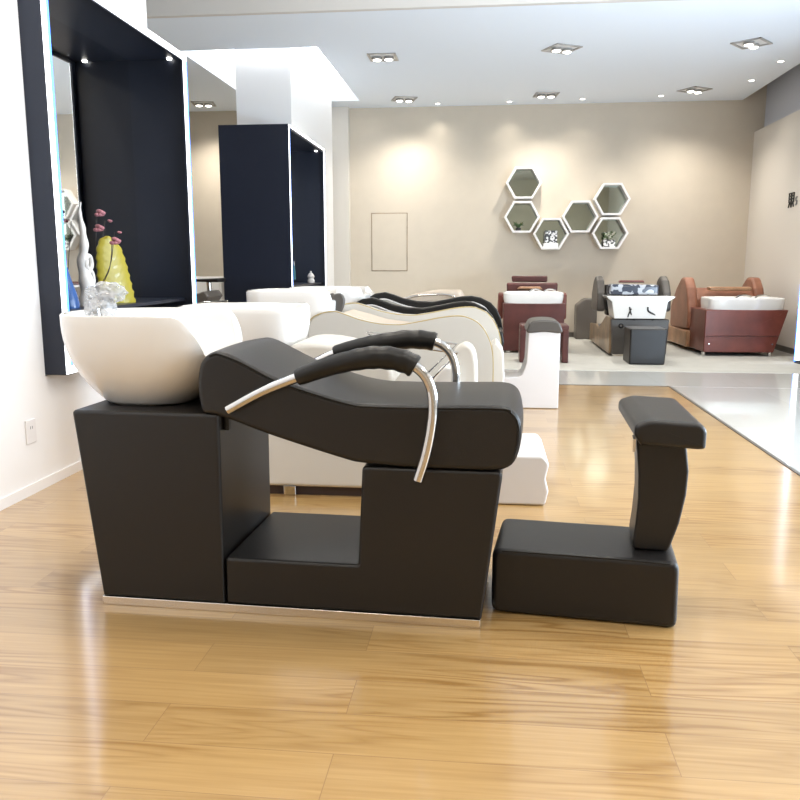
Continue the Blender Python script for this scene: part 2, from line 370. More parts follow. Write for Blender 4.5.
def window(name, pts_axis, a0, a1, z0, z1, fixed, n):
    bm = bmesh.new(); w = 0.05
    for k in range(n + 1):
        c = a0 + (a1 - a0) * k / n
        if pts_axis == 'x': bxm(bm, c - w / 2, c + w / 2, fixed - .04, fixed + .04, z0, z1)
        else: bxm(bm, fixed - .04, fixed + .04, c - w / 2, c + w / 2, z0, z1)
    for z in (z0, z1 - w):
        if pts_axis == 'x': bxm(bm, a0, a1, fixed - .035, fixed + .035, z, z + w)
        else: bxm(bm, fixed - .035, fixed + .035, a0, a1, z, z + w)
    struct(finish(name, bm, 'lampmetal', None, smooth=False))
window('window_1', 'y', 0.5, 5.7, 0.35, 2.9, 4.03, 4)
# ceilings
bm = bmesh.new(); hx0, hx1, hy0, hy1 = -3.40, -1.87, 8.97, 11.85
bxm(bm, -7.0, hx0, 7.8, YB, 3.4, 3.52); bxm(bm, hx1, 3.56, 7.8, YB, 3.4, 3.52); bxm(bm, hx0, hx1, 7.8, hy0, 3.4, 3.52); bxm(bm, hx0, hx1, hy1, YB, 3.4, 3.52)
struct(finish('ceiling', bm, 'ceil', None, smooth=False), 'white dropped ceiling with recessed lamps')
bm = bmesh.new(); bxm(bm, hx0, hx1, hy0, hy1, 3.72, 3.76)
for q in ((hx0 - .02, hx0, hy0, hy1), (hx1, hx1 + .02, hy0, hy1), (hx0, hx1, hy0 - .02, hy0), (hx0, hx1, hy1, hy1 + .02)): bxm(bm, *q, 3.52, 3.76)
struct(finish('ceiling', bm, 'white', None, smooth=False), 'raised lit ceiling recess around the white pillar')
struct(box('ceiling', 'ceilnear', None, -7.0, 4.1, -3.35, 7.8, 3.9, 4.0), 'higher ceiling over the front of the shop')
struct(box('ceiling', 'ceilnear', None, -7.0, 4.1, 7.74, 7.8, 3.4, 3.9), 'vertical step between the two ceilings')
struct(box('ceiling', 'ceil', None, -7.0, 4.1, 7.8, YB, 3.9, 4.0), 'slab above the dropped ceiling')
for (x, y, sx, sy) in ((-2.05, 10.3, 0.1, 2.6), (-3.15, 10.3, 0.1, 2.6), (-2.5, 9.08, 1.0, 0.08)):
    area('cove_light', (x, y, 3.56), (PI, 0, 0), sx, sy, 60, (0.95, 0.98, 1.0))
bm = bmesh.new(); bxm(bm, -2.84, -2.215, 9.15, 11.55, 2.572, 3.72); bxm(bm, -2.84, -2.215, 9.15, 11.55, 0, 0.554); bxm(bm, -2.84, -2.215, 10.602, 11.55, 0.554, 2.572)
struct(finish('wall_pillar', bm, 'white', None, smooth=False), 'square white pillar behind the second black mirror station')

# ------------------------------------------------------------ recessed lamps
def downlight(loc, rz):
    t = thing('downlight', 'x', 'ceiling light', loc, rz, 'square recessed ceiling lamps')
    bm = bmesh.new(); w = 0.16
    for q in ((-w, w, -w, -w + .025), (-w, w, w - .025, w), (-w, -w + .025, -w, w), (w - .025, w, -w, w)): bxm(bm, *q, -0.012, 0.0)
    finish('trim_frame', bm, 'lampmetal', t, smooth=False)
    box('recess', 'white', t, -w + .02, w - .02, -w + .02, w - .02, -0.002, 0.0)
    for s in (-1, 1):
        b2 = lathe(bmesh.new(), [(0.0, -0.004), (0.055, -0.006), (0.062, -0.03), (0.05, -0.034), (0.0, -0.034)], (s * 0.066, 0, 0))
        l = finish('lamp_ring', b2, 'lampmetal', t)
        finish('bulb', lathe(bmesh.new(), [(0.0, -0.036), (0.046, -0.036), (0.03, -0.044), (0.0, -0.047)], (s * 0.066, 0, 0)), 'lampglow', l)
    return t
d0 = downlight((-1.22, 9.45, 3.4), 0.0)
DL = [(-1.22, 9.45, 'square recessed ceiling lamp nearest the lit recess around the pillar'), (-1.22, 11.78, 'square recessed ceiling lamp near the back wall, closest to the pillar'),
      (0.75, 9.3, 'square recessed ceiling lamp in the middle, front row'), (0.75, 11.7, 'square recessed ceiling lamp above the hexagon mirrors'),
      (2.72, 9.3, 'square recessed ceiling lamp at the far right, front row'), (2.70, 11.6, 'square recessed ceiling lamp near the back right corner'),
      (-4.15, 11.8, 'square recessed ceiling lamp seen left of the white pillar')]
for i, (x, y, lb) in enumerate(DL):
    o = d0 if i == 0 else copy_tree(d0)
    o.location = (x, y, 3.4); o.rotation_euler.z = [0, .3, .5, .1, .9, .6, .2, 0][i]; o['label'] = lb
    l = bpy.data.lights.new('downlight_or_fill', 'SPOT'); l.energy = 165; l.color = (1.0, 0.93, 0.83); l.spot_size = math.radians(130); l.spot_blend = 1.0; l.shadow_soft_size = 0.08
    lo = bpy.data.objects.new('downlight_or_fill', l); COL.objects.link(lo); lo.location = (x, y, 3.34)
l = bpy.data.lights.new('downlight_or_fill', 'SPOT'); l.energy = 260; l.color = (1.0, 0.95, 0.87); l.spot_size = math.radians(140); l.spot_blend = 1.0; l.shadow_soft_size = 0.1  # unseen fill spot added to brighten the back room left of the pillar
lo = bpy.data.objects.new('downlight_or_fill', l); COL.objects.link(lo); lo.location = (-4.0, 8.6, 3.34)
s0 = None
SL = [(-0.77, 12.16, 'first small round lamp along the back wall, counted from the pillar'), (0.26, 12.13, 'small round lamp along the back wall, above the left hexagon mirrors'), (1.28, 12.05, 'small round lamp along the back wall, right of the hexagon mirrors'),
      (2.34, 11.95, 'small round lamp at the right end of the back wall'), (3.28, 11.1, 'small round lamp by the right wall, the one farther back'), (3.30, 10.13, 'small round lamp by the right wall, the one nearer the viewer')]
for i, (x, y, lb) in enumerate(SL):
    if i == 0:
        s0 = thing('spotlight', lb, 'ceiling light', (x, y, 3.4), 0, 'small round ceiling lamps')
        finish('trim_ring', lathe(bmesh.new(), [(0.034, 0.0), (0.048, 0.0), (0.046, -0.008), (0.034, -0.008), (0.034, 0.0)]), 'white', s0)
        finish('bulb', lathe(bmesh.new(), [(0.0, -0.002), (0.033, -0.002), (0.028, -0.007), (0.0, -0.009)]), 'lampglow', s0); o = s0
    else: o = copy_tree(s0)
    o.location = (x, y, 3.4); o['label'] = lb
    l = bpy.data.lights.new('wall_washer', 'SPOT'); l.energy = 13; l.color = (1.0, 0.92, 0.80); l.spot_size = math.radians(110); l.spot_blend = 1.0; l.shadow_soft_size = 0.04
    lo = bpy.data.objects.new('wall_washer', l); COL.objects.link(lo); lo.location = (x, y, 3.36)

# ------------------------------------------------------------ mirror stations
def station(label, x0, x1, xm, y0, y1, z0, z1, shelf=None, s=0.038, e=0.024):
    t = thing('mirror_station', label, 'mirror cabinet', (x1, (y0 + y1) / 2, z0))
    def B(n, m, *q, bev=0.0):
        return box(n, m, t, q[0] - x1, q[1] - x1, q[2] - (y0 + y1) / 2, q[3] - (y0 + y1) / 2, q[4] - z0, q[5] - z0, bev)
    w = 0.028
    B('side_panel', 'navy', x0, x1, y0, y0 + w, z0, z1); B('side_panel', 'navy', x0, x1, y1 - w, y1, z0, z1)
    B('top_panel', 'navy', x0, x1, y0 + w, y1 - w, z1 - w, z1); B('bottom_panel', 'navy', x0, x1, y0 + w, y1 - w, z0, z0 + w)
    B('mirror', 'mirror', xm - .01, xm, y0 + w, y1 - w, z0 + w, z1 - w)
    # lit strips let into the front edges: white tube and blue diffuser side by side
    def strip(m, *q):
        bm = bmesh.new()
        bxm(bm, *[v - c for v, c in zip(q, (x1, x1, (y0 + y1) / 2, (y0 + y1) / 2, z0, z0))]); return bm
    c = (y0 + y1) / 2
    def a(m, ya, yb, za, zb):
        bm = bmesh.new(); bxm(bm, -0.001, 0.004, ya - c, yb - c, za - z0, zb - z0)
        o = finish('light_strip', bm, m, t, smooth=False); o['label'] = 'white glowing strip' if m == 'ledw' else 'blue glowing strip'
    def lip(ya, yb, za, zb):
        bm = bmesh.new(); bxm(bm, -0.016, -0.001, ya - c, yb - c, za - z0, zb - z0); finish('edge_lip', bm, 'navy', t, smooth=False)
    lip(y0 + w, y0 + .074, z0 + w, z1 - w); lip(y1 - .074, y1 - w, z0 + w, z1 - w); lip(y0 + .07, y1 - .07, z1 - .05, z1 - w); lip(y0 + .07, y1 - .07, z0 + w, z0 + .05)
    a('ledw', y0 + .004, y0 + .004 + s, z0 + .004, z1 - s); a('ledb', y0 + .004 + s, y0 + .004 + s + e, z0 + s + .01, z1 - s - .01)
    a('ledw', y1 - .004 - s - e, y1 - .004 - e, z0 + s, z1 - s); a('ledb', y1 - .004 - e, y1 - .004, z0 + .004, z1 - s)
    a('ledw', y0 + .004, y1 - .004, z1 - .004 - s, z1 - .004)
    a('ledw', y0 + .004 + s, y1 - .004 - e, z0 + .004, z0 + .004 + s)
    if shelf: B('shelf', 'navy', xm, shelf[0], y0 + w, y1 - w, shelf[1] - .02, shelf[1])
    for yy in (y1 - .05,):
        finish('lamp', lathe(bmesh.new(), [(0.0, 0.0), (0.018, 0.0), (0.015, -0.01), (0.0, -0.013)], (-.10, yy - c, z1 - w - z0)), 'lampglow', t)
    return t
station('tall navy framed mirror station with glowing edges on the white left wall', -2.90, -2.07, -2.47, 3.73, 5.57, 0.556, 2.5, (-2.14, 0.862))
station('black mirror station with glowing edge wrapped around the white pillar', -2.91, -2.14, -2.53, 8.70, 10.6, 0.556, 2.57, (-2.2, 0.86), 0.020, 0.016)
# right-hand station (only its far edge is in view)
t = thing('mirror_station', 'lit black mirror frame cut off by the right edge of the photo', 'mirror cabinet', (3.47, 8.5, 0.0))
bm = bmesh.new(); bxm(bm, -0.02, 0.28, -0.9, -0.86, 0, 2.6); bxm(bm, -0.02, 0.28, 0.86, 0.9, 0, 2.6); bxm(bm, -0.02, 0.28, -0.86, 0.86, 2.56, 2.6); bxm(bm, -0.02, 0.28, -0.86, 0.86, 0, 0.04)
finish('frame', bm, 'navy', t, smooth=False)
box('mirror', 'mirror', t, 0.2, 0.21, -0.86, 0.86, 0.04, 2.56)
bm = bmesh.new(); bxm(bm, -0.026, -0.0, 0.80, 0.86, 0.04, 2.56); bxm(bm, -0.026, -0.0, -0.86, -0.80, 0.04, 2.56); bxm(bm, -0.026, 0, -0.8, 0.8, 2.5, 2.56)
finish('light_strip', bm, 'ledw', t, smooth=False)
bm = bmesh.new(); bxm(bm, -0.028, -0.0, 0.862, 0.885, 0.02, 2.58); finish('light_strip', bm, 'ledb', t, smooth=False)['label'] = 'blue glowing strip'

# wall socket, access panel, lettering
t = thing('wall_socket', 'white wall socket low on the left wall', 'socket', (-2.18, 3.56, 0.305))
box('plate', 'socket', t, 0, 0.009, -0.042, 0.042, -0.058, 0.058, 0.004)
bm = bmesh.new(); bxm(bm, 0.006, 0.0098, -0.010, -0.006, 0.012, 0.026); bxm(bm, 0.006, 0.0098, 0.006, 0.010, 0.012, 0.026); finish('slots', bm, 'inkg', t, smooth=False)
t = thing('access_panel', 'plain beige access panel with thin dark outline on back wall', 'panel', (-1.51, YB, 1.43))
box('panel', 'wallbeige', t, -0.265, 0.265, -0.008, 0, -0.425, 0.425)
bm = bmesh.new()
for q in ((-.278, -.268, -.435, .435), (.268, .278, -.435, .435), (-.278, .278, .428, .437), (-.278, .278, -.437, -.428)): bxm(bm, q[0], q[1], -0.004, 0, q[2], q[3])
finish('gap_line', bm, 'gold', t, smooth=False)
t = thing('wall_lettering', 'black character sign on the pale right wall', 'sign', (3.75, 10.6, 1.80))
def strokes(name, segs, m, w, ox, oz, sc, parent):
    bm = bmesh.new()
    for (a, b, c, d) in segs:
        p0 = Vector((0, -(ox + a * sc), oz + b * sc)); p1 = Vector((0, -(ox + c * sc), oz + d * sc)); dr = (p1 - p0).normalized(); nn = Vector((0, -dr.z, dr.y)) * w / 2; p0 -= dr * w / 3; p1 += dr * w / 3
        vs = [bm.verts.new(p + s * nn + Vector((x, 0, 0))) for x in (-0.012, 0.0) for p, s in ((p0, 1), (p1, 1), (p1, -1), (p0, -1))]
        for f in ((0, 1, 2, 3), (7, 6, 5, 4), (0, 4, 5, 1), (1, 5, 6, 2), (2, 6, 7, 3), (3, 7, 4, 0)): bm.faces.new([vs[i] for i in f])
    return finish(name, bm, m, parent, smooth=False)
half = [(0, 1, .42, 1), (0, 1, 0, .35), (.42, 1, .42, .35), (0, .8, .42, .8), (0, .58, .42, .58), (0, .36, .42, .36), (.12, .34, -.03, 0), (.30, .34, .44, .02)]
strokes('character', half + [(a + .52, b, c + .52, d) for a, b, c, d in half], 'ink', 0.012, -0.20, 0.0, 0.17, t)['label'] = 'black character'
strokes('letters', [(.4, 1, 0, .9), (0, .9, 0, .55), (0, .55, .4, .5), (.4, .5, .4, .1), (.4, .1, 0, 0)], 'inkg', 0.016, 0.03, 0.02, 0.09, t)['label'] = 'grey letter S'

# ------------------------------------------------------------ hexagon mirror shelves
R0 = 0.262; HD = 0.20
def hexagon(loc, lb):
    t = thing('hexagon_mirror', lb, 'wall mirror', loc, 0, 'white hexagon mirror shelves')
    o = [(R0 * math.cos(PI / 3 * k), R0 * math.sin(PI / 3 * k)) for k in range(6)]; i = [(a * 0.875, b * 0.875) for a, b in o]
    bm = bmesh.new(); V = {}
    for n, pts in (('o', o), ('i', i)):
        for y in (0, -HD): V[n, y] = [bm.verts.new((a, y, b)) for a, b in pts]
    for k in range(6):
        j = (k + 1) % 6
        bm.faces.new((V['o', 0][k], V['o', 0][j], V['o', -HD][j], V['o', -HD][k])); bm.faces.new((V['i', 0][k], V['i', 0][j], V['i', -HD][j], V['i', -HD][k]))
        bm.faces.new((V['o', -HD][k], V['o', -HD][j], V['i', -HD][j], V['i', -HD][k])); bm.faces.new((V['o', 0][k], V['o', 0][j], V['i', 0][j], V['i', 0][k]))
    finish('frame', bm, 'white', t, smooth=False)
    bm = bmesh.new(); plate(bm, i, -0.012, -0.002, 0, 'xz'); finish('mirror', bm, 'mirrorg', t, smooth=False)
    return t
h0 = hexagon((0, 0, 0), '')
HX = [(0.500, 2.275, 'top left hexagon mirror of the white cluster, highest of all'), (0.485, 1.785, 'lower left hexagon mirror with a small plant in it'), (0.915, 1.540, 'lowest middle hexagon mirror holding a patterned box'),
      (1.330, 1.785, 'empty hexagon mirror between the patterned box and the right pair'), (1.775, 2.030, 'upper right hexagon mirror of the white cluster'), (1.768, 1.545, 'lower right hexagon mirror holding a bouquet')]
for k, (x, z, lb) in enumerate(HX):
    o = h0 if k == 0 else copy_tree(h0)
    o.location = (x, YB, z); o['label'] = lb
zb = 1.540 - R0 * .866 * .9
t = thing('patterned_box', 'black and white patterned box in the lowest hexagon shelf', 'box', (0.915, YB - 0.1, zb), 0.15)
box('box_body', 'print', t, -0.09, 0.09, -0.05, 0.05, 0.07, 0.25, 0.005); box('stand', 'white', t, -0.105, 0.105, -0.06, 0.06, 0, 0.07, 0.006)
zb = 1.545 - R0 * .866 * .9
t = thing('flower_arrangement', 'small bouquet in a glass block in the lower right hexagon shelf', 'flowers', (1.768, YB - 0.1, zb))
box('vase', 'print', t, -0.085, 0.085, -0.05, 0.05, 0, 0.11, 0.006)
bm = bmesh.new()
for k in range(16):
    c = Vector((random.uniform(-.075, .075), random.uniform(-.04, .04), random.uniform(.13, .22))); r = bmesh.ops.create_icosphere(bm, subdivisions=1, radius=random.uniform(.02, .035)); bmesh.ops.translate(bm, verts=r['verts'], vec=c)
finish('flowers', bm, 'floral', t)
zb = 1.785 - R0 * .866 * .9
t = thing('small_plant', 'tiny green plant in the lower left hexagon shelf', 'plant', (0.44, YB - 0.1, zb))
finish('pot', lathe(bmesh.new(), [(0.0, 0), (0.03, 0), (0.04, 0.05), (0.0, 0.05)]), 'dark', t)
bm = bmesh.new()
for k in range(12):
    a = 2 * PI * k / 12; d = Vector((math.cos(a), math.sin(a) * .6, 0)); p = [Vector((0, 0, .045)), d * .04 + Vector((0, 0, .10)), d * .085 + Vector((0, 0, .085 + .03 * (k % 3)))]
    tube(bm, p, [.006, .008, .001], 5)
finish('leaves', bm, 'leaf', t)

# ------------------------------------------------------------ main black shampoo chair
D = 0.5
ch = thing('shampoo_chair', 'black leather shampoo chair with white bowl and chrome arms in the foreground', 'shampoo chair', (-1.236, 2.356, 0), math.radians(-2.33))
plate_obj('plinth', 'plinth', ch, [(0, 0), (1.232, 0), (1.232, 0.028), (0, 0.028)], 0.0, D, 0.002)
cab = plate_obj('basin_cabinet', 'leather', ch, rpoly([(0.001, .029), (.418, .029), (.421, .645), (-.066, .645)], [.004, .004, .012, .014]), 0.0, D, 0.012)
plate_obj('seat_base', 'leather', ch, rpoly([(.424, .029), (1.236, .029), (1.292, .496), (.868, .496), (.853, .182), (.424, .182)], [.004, .004, .02, .015, .008, .012]), 0.002, D - .002, 0.012)
cp = [(.372, .648), (.360, .69), (.358, .75), (.368, .800), (.392, .828), (.420, .838), (.455, .833), (.500, .813), (.592, .768), (.676, .737), (.76, .711), (.826, .696), (.895, .689), (1.045, .689), (1.18, .692), (1.279, .693),
      (1.319, .680), (1.339, .648), (1.342, .595), (1.331, .541), (1.306, .509), (1.253, .498), (1.1, .497), (.98, .499), (.863, .507), (.817, .516), (.70, .549), (.571, .588), (.474, .622), (.41, .641)]
cu = plate_obj('seat_cushion', 'leather', ch, smooth_loop(cp, 3), -0.004, D + .004, 0.018, crown=0.006)
seam = smooth_path([(x, -0.002, z) for x, z in [(.40, .825), (.430, .831), (.50, .806), (.592, .760), (.676, .729), (.826, .688), (.895, .681), (1.045, .681), (1.279, .685), (1.312, .672), (1.331, .645), (1.334, .595), (1.323, .545)]])
tube_obj('piping', 'leather2', cu, seam, 0.0035, 8)
def arm(y, pts, s0, s1, nm='armrest'):
    P = smooth_path([(x, y, z) for x, z in pts], 8); n = len(P)
    o = tube_obj(nm, 'chrome', ch, P, 0.0155, 16)
    i0 = [k for k in range(n) if P[k].x >= s0][0]; i1 = [k for k in range(n) if P[k].x >= s1][0] + 1; Q = P[i0:i1]; m = len(Q); rr = []
    for k in range(m):
        u = k / (m - 1); r = 0.027 + 0.007 * sstep(0, .7, u) + 0.0016 * math.sin(u * 46) * u
        if k == 0 or k == m - 1: r -= 0.003
        rr.append(r)
    pad = tube_obj('arm_pad', 'leather2', o, Q, rr, 18); pad['label'] = 'black padded sleeve'
    return o
ap = [(.462, .664), (.569, .722), (.681, .768), (.779, .803), (.86, .824), (.93, .832), (1.00, .822), (1.05, .794), (1.078, .75), (1.086, .69), (1.080, .62), (1.064, .54), (1.042, .468)]
arm(-0.024, ap, .675, 1.03)
arm(D + .024, [(.47, .670), (.56, .728), (.631, .764), (.69, .788), (.76, .806), (.835, .820), (.944, .834), (1.033, .826), (1.087, .787), (1.107, .72), (1.10, .62), (1.08, .54), (1.06, .468)], .665, 1.03)
bw = basin('basin', 'ceramic', ch, .128, .25, .312, .262, .640, .937, .140, .14, ex=2.3, notch=.19, fcx=.10, c0=.44, c1=.97, p=2.5, lip=.010)
box('latch', 'rubber', ch, .421, .436, .045, .070, .585, .635, .003)
for q in ((-.03, .33), (-.025, .38)): tube_obj('hose', 'rubber', ch, smooth_path([(q[0], q[1], .644), (q[0] - .05, q[1], .675), (q[0] - .10, q[1] - .01, .72), (q[0] - .11, q[1] - .03, .80)]), .007, 8)
# faucet and hand shower, still wrapped in clear film
fz = .945
fc = tube_obj('faucet', 'chrome', ch, smooth_path([(-.07, .20, fz - .05), (-.075, .20, fz + .01), (-.05, .20, fz + .05), (-.01, .21, fz + .05)]), [.022] * 6 + [.018] * 6 + [.016] * 7, 12)
def crumple(name, c, r, seed, parent):
    random.seed(seed); bm = bmesh.new(); bmesh.ops.create_icosphere(bm, subdivisions=3, radius=1.0)
    for v in bm.verts:
        k = 1 + random.uniform(-.13, .13); v.co = Vector((c[0] + v.co.x * r[0] * k, c[1] + v.co.y * r[1] * k, c[2] + v.co.z * r[2] * k))
    return finish(name, bm, 'film', parent, 20)
w = crumple('plastic_wrap', (-.055, .2, fz + .01), (.055, .045, .04), 3, fc); w['label'] = 'clear crinkled wrapping'
w = crumple('plastic_wrap', (-.035, .21, fz + .060), (.07, .04, .036), 4, fc); w['label'] = 'clear crinkled wrapping'

# black footrest
fr = thing('footrest', 'black leather L-shaped footrest with padded bar, in front of the black shampoo chair', 'footrest', (0.040, 2.427, 0), math.radians(-6.5))
fb = plate_obj('footrest_base', 'leather', fr, rpoly([(-.012, .001), (.556, .001), (.553, .213), (-.012, .213)], [.03, .025, .03, .03]), 0.0, .335, 0.018)
tube_obj('piping', 'leather2', fb, smooth_path([(.02, .006, .207), (.2, .006, .2085), (.4, .006, .2085), (.525, .006, .205)]), .0035, 8)
po = [(.409, .215), (.417, .30), (.421, .38), (.418, .46), (.409, .55), (.409, .60), (.548, .60), (.557, .54), (.566, .475), (.563, .40), (.548, .31), (.520, .215)]
plate_obj('post', 'leather', fr, rpoly([(a + .008, b_) for a, b_ in po], 0.02, 3), 0.085, .275, 0.010)
box('bracket', 'chrome', fr, .404, .412, .06, .12, .535, .575)
plate_obj('foot_pad', 'leather', fr, rpoly([(-.078, .572), (.085, .564), (.106, .566), (.107, .625), (.086, .644), (-.052, .650), (-.098, .634), (-.098, .600)], [.01, .01, .014, .03, .05, .05, .035, .03], 5), 0.0, .47, 0.016)
bpy.data.objects['foot_pad'].location = (.500, -.012, 0); bpy.data.objects['foot_pad'].rotation_euler.z = math.radians(3.5)

# ------------------------------------------------------------ white shampoo chair (second in the row)
c2 = thing('shampoo_chair', 'white shampoo chair with white basin directly behind the black one', 'shampoo chair', (-1.45, 3.64, 0), 0.0)
plate_obj('chair_body', 'cream', c2, rpoly([(.0, .045), (1.32, .045), (1.34, .42), (1.15, .46), (.95, .50), (.62, .62), (.0, .66)], .02), 0.0, .52, 0.02)
box('plinth', 'darkplinth', c2, .06, 1.3, .03, .49, 0, .044)
for x in (.52, 1.22): box('foot_plate', 'chrome', c2, x - .03, x + .03, .0, .04, 0, .050, .004)
plate_obj('headrest', 'cream', c2, smooth_loop([(.52, .62), (.52, .70), (.57, .735), (.70, .735), (.86, .70), (1.0, .64), (1.0, .53), (.75, .53), (.55, .56)], 3), .03, .49, .03)
basin('basin', 'ceramic', c2, .25, .27, .30, .26, .66, .888, .26, .21, ex=5.0, notch=.10, lip=.02, c0=.80, c1=.97, n=96)
def bar(name, pts, parent, m='chrome', w=.006, h=.012):
    return tube_obj(name, m, parent, [Vector(p) for p in pts], w, 8)
for y, dx in ((.40, 0.0), (-.01, .02)):
    o = bar('armrest', [(.90 + dx, y, .70), (.84 + dx, y, .755), (1.30 + dx, y, .70), (1.16 + dx, y, .555)], c2)
plate_obj('leg_panel', 'cream', c2, smooth_loop([(1.24, .48), (1.25, .60), (1.30, .70), (1.35, .735), (1.395, .70), (1.41, .60), (1.40, .48), (1.32, .44)], 4), .10, .22, .025)
plate_obj('side_roll', 'ceramic', c2, smooth_loop([(1.20, .48), (1.22, .60), (1.27, .64), (1.32, .60), (1.335, .50), (1.27, .46)], 4), .02, .12, .02)
f2 = thing('footrest', 'low white footrest block behind the black seat, on the oak floor', 'footrest', (-0.10, 3.60, 0))
plate_obj('footrest_base', 'whiteleather', f2, rpoly([(.0, .002), (.380, .002), (.395, .07), (.380, .13), (.395, .20), (.365, .235), (.0, .235)], [.01, .02, .03, .03, .03, .03, .02]), 0.0, .52, .012)

# ------------------------------------------------------------ pale grey wave shampoo chair (third) and black edged one (fourth)
def wave(dx, dz=0.0, k=1.0):
    top = [(-1.115, .70), (-1.085, .765), (-1.02, .80), (-.937, .812), (-.86, .79), (-.78, .762), (-.66, .738), (-.532, .733), (-.40, .755), (-.286, .778), (-.20, .789), (-.134, .786), (-.06, .755), (-.012, .705), (.025, .63), (.043, .54)]
    bot = [(.045, .36), (.03, .10), (.0, .05), (-1.0, .05), (-1.05, .35), (-1.11, .60)]
    return [(x * k + dx, z + dz) for x, z in top + bot], [(x * k + dx, z + dz) for x, z in top]
c3 = thing('shampoo_chair', 'pale grey wave-sided shampoo chair with beige seat, third in the row', 'shampoo chair', (0, 4.9, 0))
pr, top = wave(0)
pn = plate_obj('side_panel', 'greyleather', c3, rpoly(pr, .01, 2), 0.0, .07, .012); pn['label'] = 'near pale grey side panel'
tube_obj('piping', 'piping', pn, smooth_path([(x - .004, 0.004, z - .002) for x, z in top + [(.045, .36), (.03, .1)]], 4), .004, 6)
pr2, top2 = wave(.055, .03)
pn = plate_obj('side_panel', 'greyleather', c3, rpoly(pr2, .01, 2), .47, .54, .012); pn['label'] = 'far pale grey side panel'
tube_obj('piping', 'piping', pn, smooth_path([(x - .004, 0.474, z - .002) for x, z in top2 + [(.10, .38)]], 4), .004, 6)
seat3 = [(-.96, .60), (-.97, .77), (-.90, .80), (-.80, .775), (-.66, .735), (-.53, .72), (-.40, .71), (-.25, .70), (-.05, .66), (.02, .58), (.03, .40), (.0, .2), (-.9, .2)]
plate_obj('seat_cushion', 'beige', c3, rpoly(seat3, .03, 3), .075, .465, .02)
plate_obj('leg_edge', 'cream', c3, rpoly([(.055, .08), (.085, .08), (.115, .40), (.105, .56), (.06, .62), (.03, .60)], .015, 3), .10, .44, .012)
basin('basin', 'ceramic', c3, -1.245, .27, .285, .27, 0.62, .925, .25, .22, ex=5.5, notch=.06, lip=.02, c0=.80, c1=.97, n=96)
box('basin_cabinet', 'whiteleather', c3, -1.48, -1.06, .02, .52, .0, .63, .02)
for x, s in ((-.955, 1), (-.99, .55)):
    hp = plate_obj('neck_wing', 'charcoal', c3, smooth_loop([(x, .79), (x - .035, .86), (x - .02 , .905), (x + .025 * s, .915), (x + .05 * s, .87), (x + .03 * s, .80)], 4), .16, .20 if s == 1 else .18, .012)
c4 = thing('shampoo_chair', 'grey shampoo chair with black padded wave-shaped rims, fourth in the row', 'shampoo chair', (0, 6.15, 0))
for (y, dx, dz, lb) in ((0.0, 0.02, 0.005, 'near side panel'), (.50, .055, .03, 'far side panel')):
    pr, top = wave(dx, dz - .03, .965)
    pn = plate_obj('side_panel', 'greyleather', c4, rpoly(pr, .01, 2), y, y + .07, .01); pn['label'] = lb
    band = [(x, z + .058) for x, z in top[1:]]; lower = [(x - (.03 if x > -.1 else 0), z - .0) for x, z in reversed(top[1:])]
    band = [(x + (.035 * sstep(-.2, .04, x)), z - .03 * sstep(-.2, .04, x)) for x, z in band]
    rim = plate_obj('rim_pad', 'leather2', pn, rpoly(band + lower, .008, 2), y - .008, y + .078, .012); rim['label'] = 'black padded rim'
    tube_obj('piping', 'whiteleather', rim, smooth_path([(x, y - .006, z) for x, z in reversed(lower)], 3), .006, 6)
plate_obj('seat_cushion', 'greyleather', c4, rpoly([(x, z - .02) for x, z in seat3], .03, 3), .075, .495, .02)
plate_obj('leg_pad', 'leather2', c4, rpoly([(.06, .40), (.10, .40), (.135, .50), (.12, .585), (.06, .60)], .015, 3), .05, .50, .012)
basin('basin', 'ceramic', c4, -1.27, .30, .31, .28, .62, .905, .26, .24, ex=5.5, notch=.05, lip=.02, c0=.80, c1=.97, n=96)
box('basin_cabinet', 'whiteleather', c4, -1.55, -1.06, .02, .55, .0, .63, .02)
f4 = thing('footrest', 'white footrest with upright post and black rounded cap before the maroon chair', 'footrest', (0.0, 6.15, 0))
plate_obj('footrest_base', 'whiteleather', f4, rpoly([(.12, .002), (.554, .002), (.554, .60), (.315, .60), (.305, .35), (.27, .245), (.12, .235)], [.01, .01, .01, .01, .10, .06, .01], 5), 0, .36, .008)
plate_obj('cap', 'charcoal', f4, smooth_loop([(.310, .585), (.312, .635), (.345, .672), (.435, .682), (.525, .672), (.558, .635), (.560, .585), (.44, .592)], 4), -.015, .40, .015)
c5 = thing('shampoo_chair', 'grey-beige shampoo chair farthest along the row, behind the black rims', 'shampoo chair', (-0.95, 7.75, 0))
plate_obj('chair_body', 'greyleather', c5, rpoly([(0, .05), (.90, .05), (.92, .60), (.8, .70), (.0, .70)], .05), 0, .55, .02)
plate_obj('seat_cushion', 'beige', c5, rpoly([(.02, .70), (.20, .80), (.45, .845), (.68, .845), (.72, .78), (.70, .70)], .03, 4), .03, .52, .03)
tube_obj('armrest', 'chrome', c5, smooth_path([(.05, -.02, .74), (.3, -.02, .80), (.6, -.02, .80), (.72, -.02, .70)]), .012, 8)
basin('basin', 'ceramic', c5, -.47, .28, .28, .26, .62, .86, .22, .22, ex=4, notch=.05, lip=.02)
box('basin_cabinet', 'whiteleather', c5, -.7, -.24, .02, .52, 0, .63, .02)

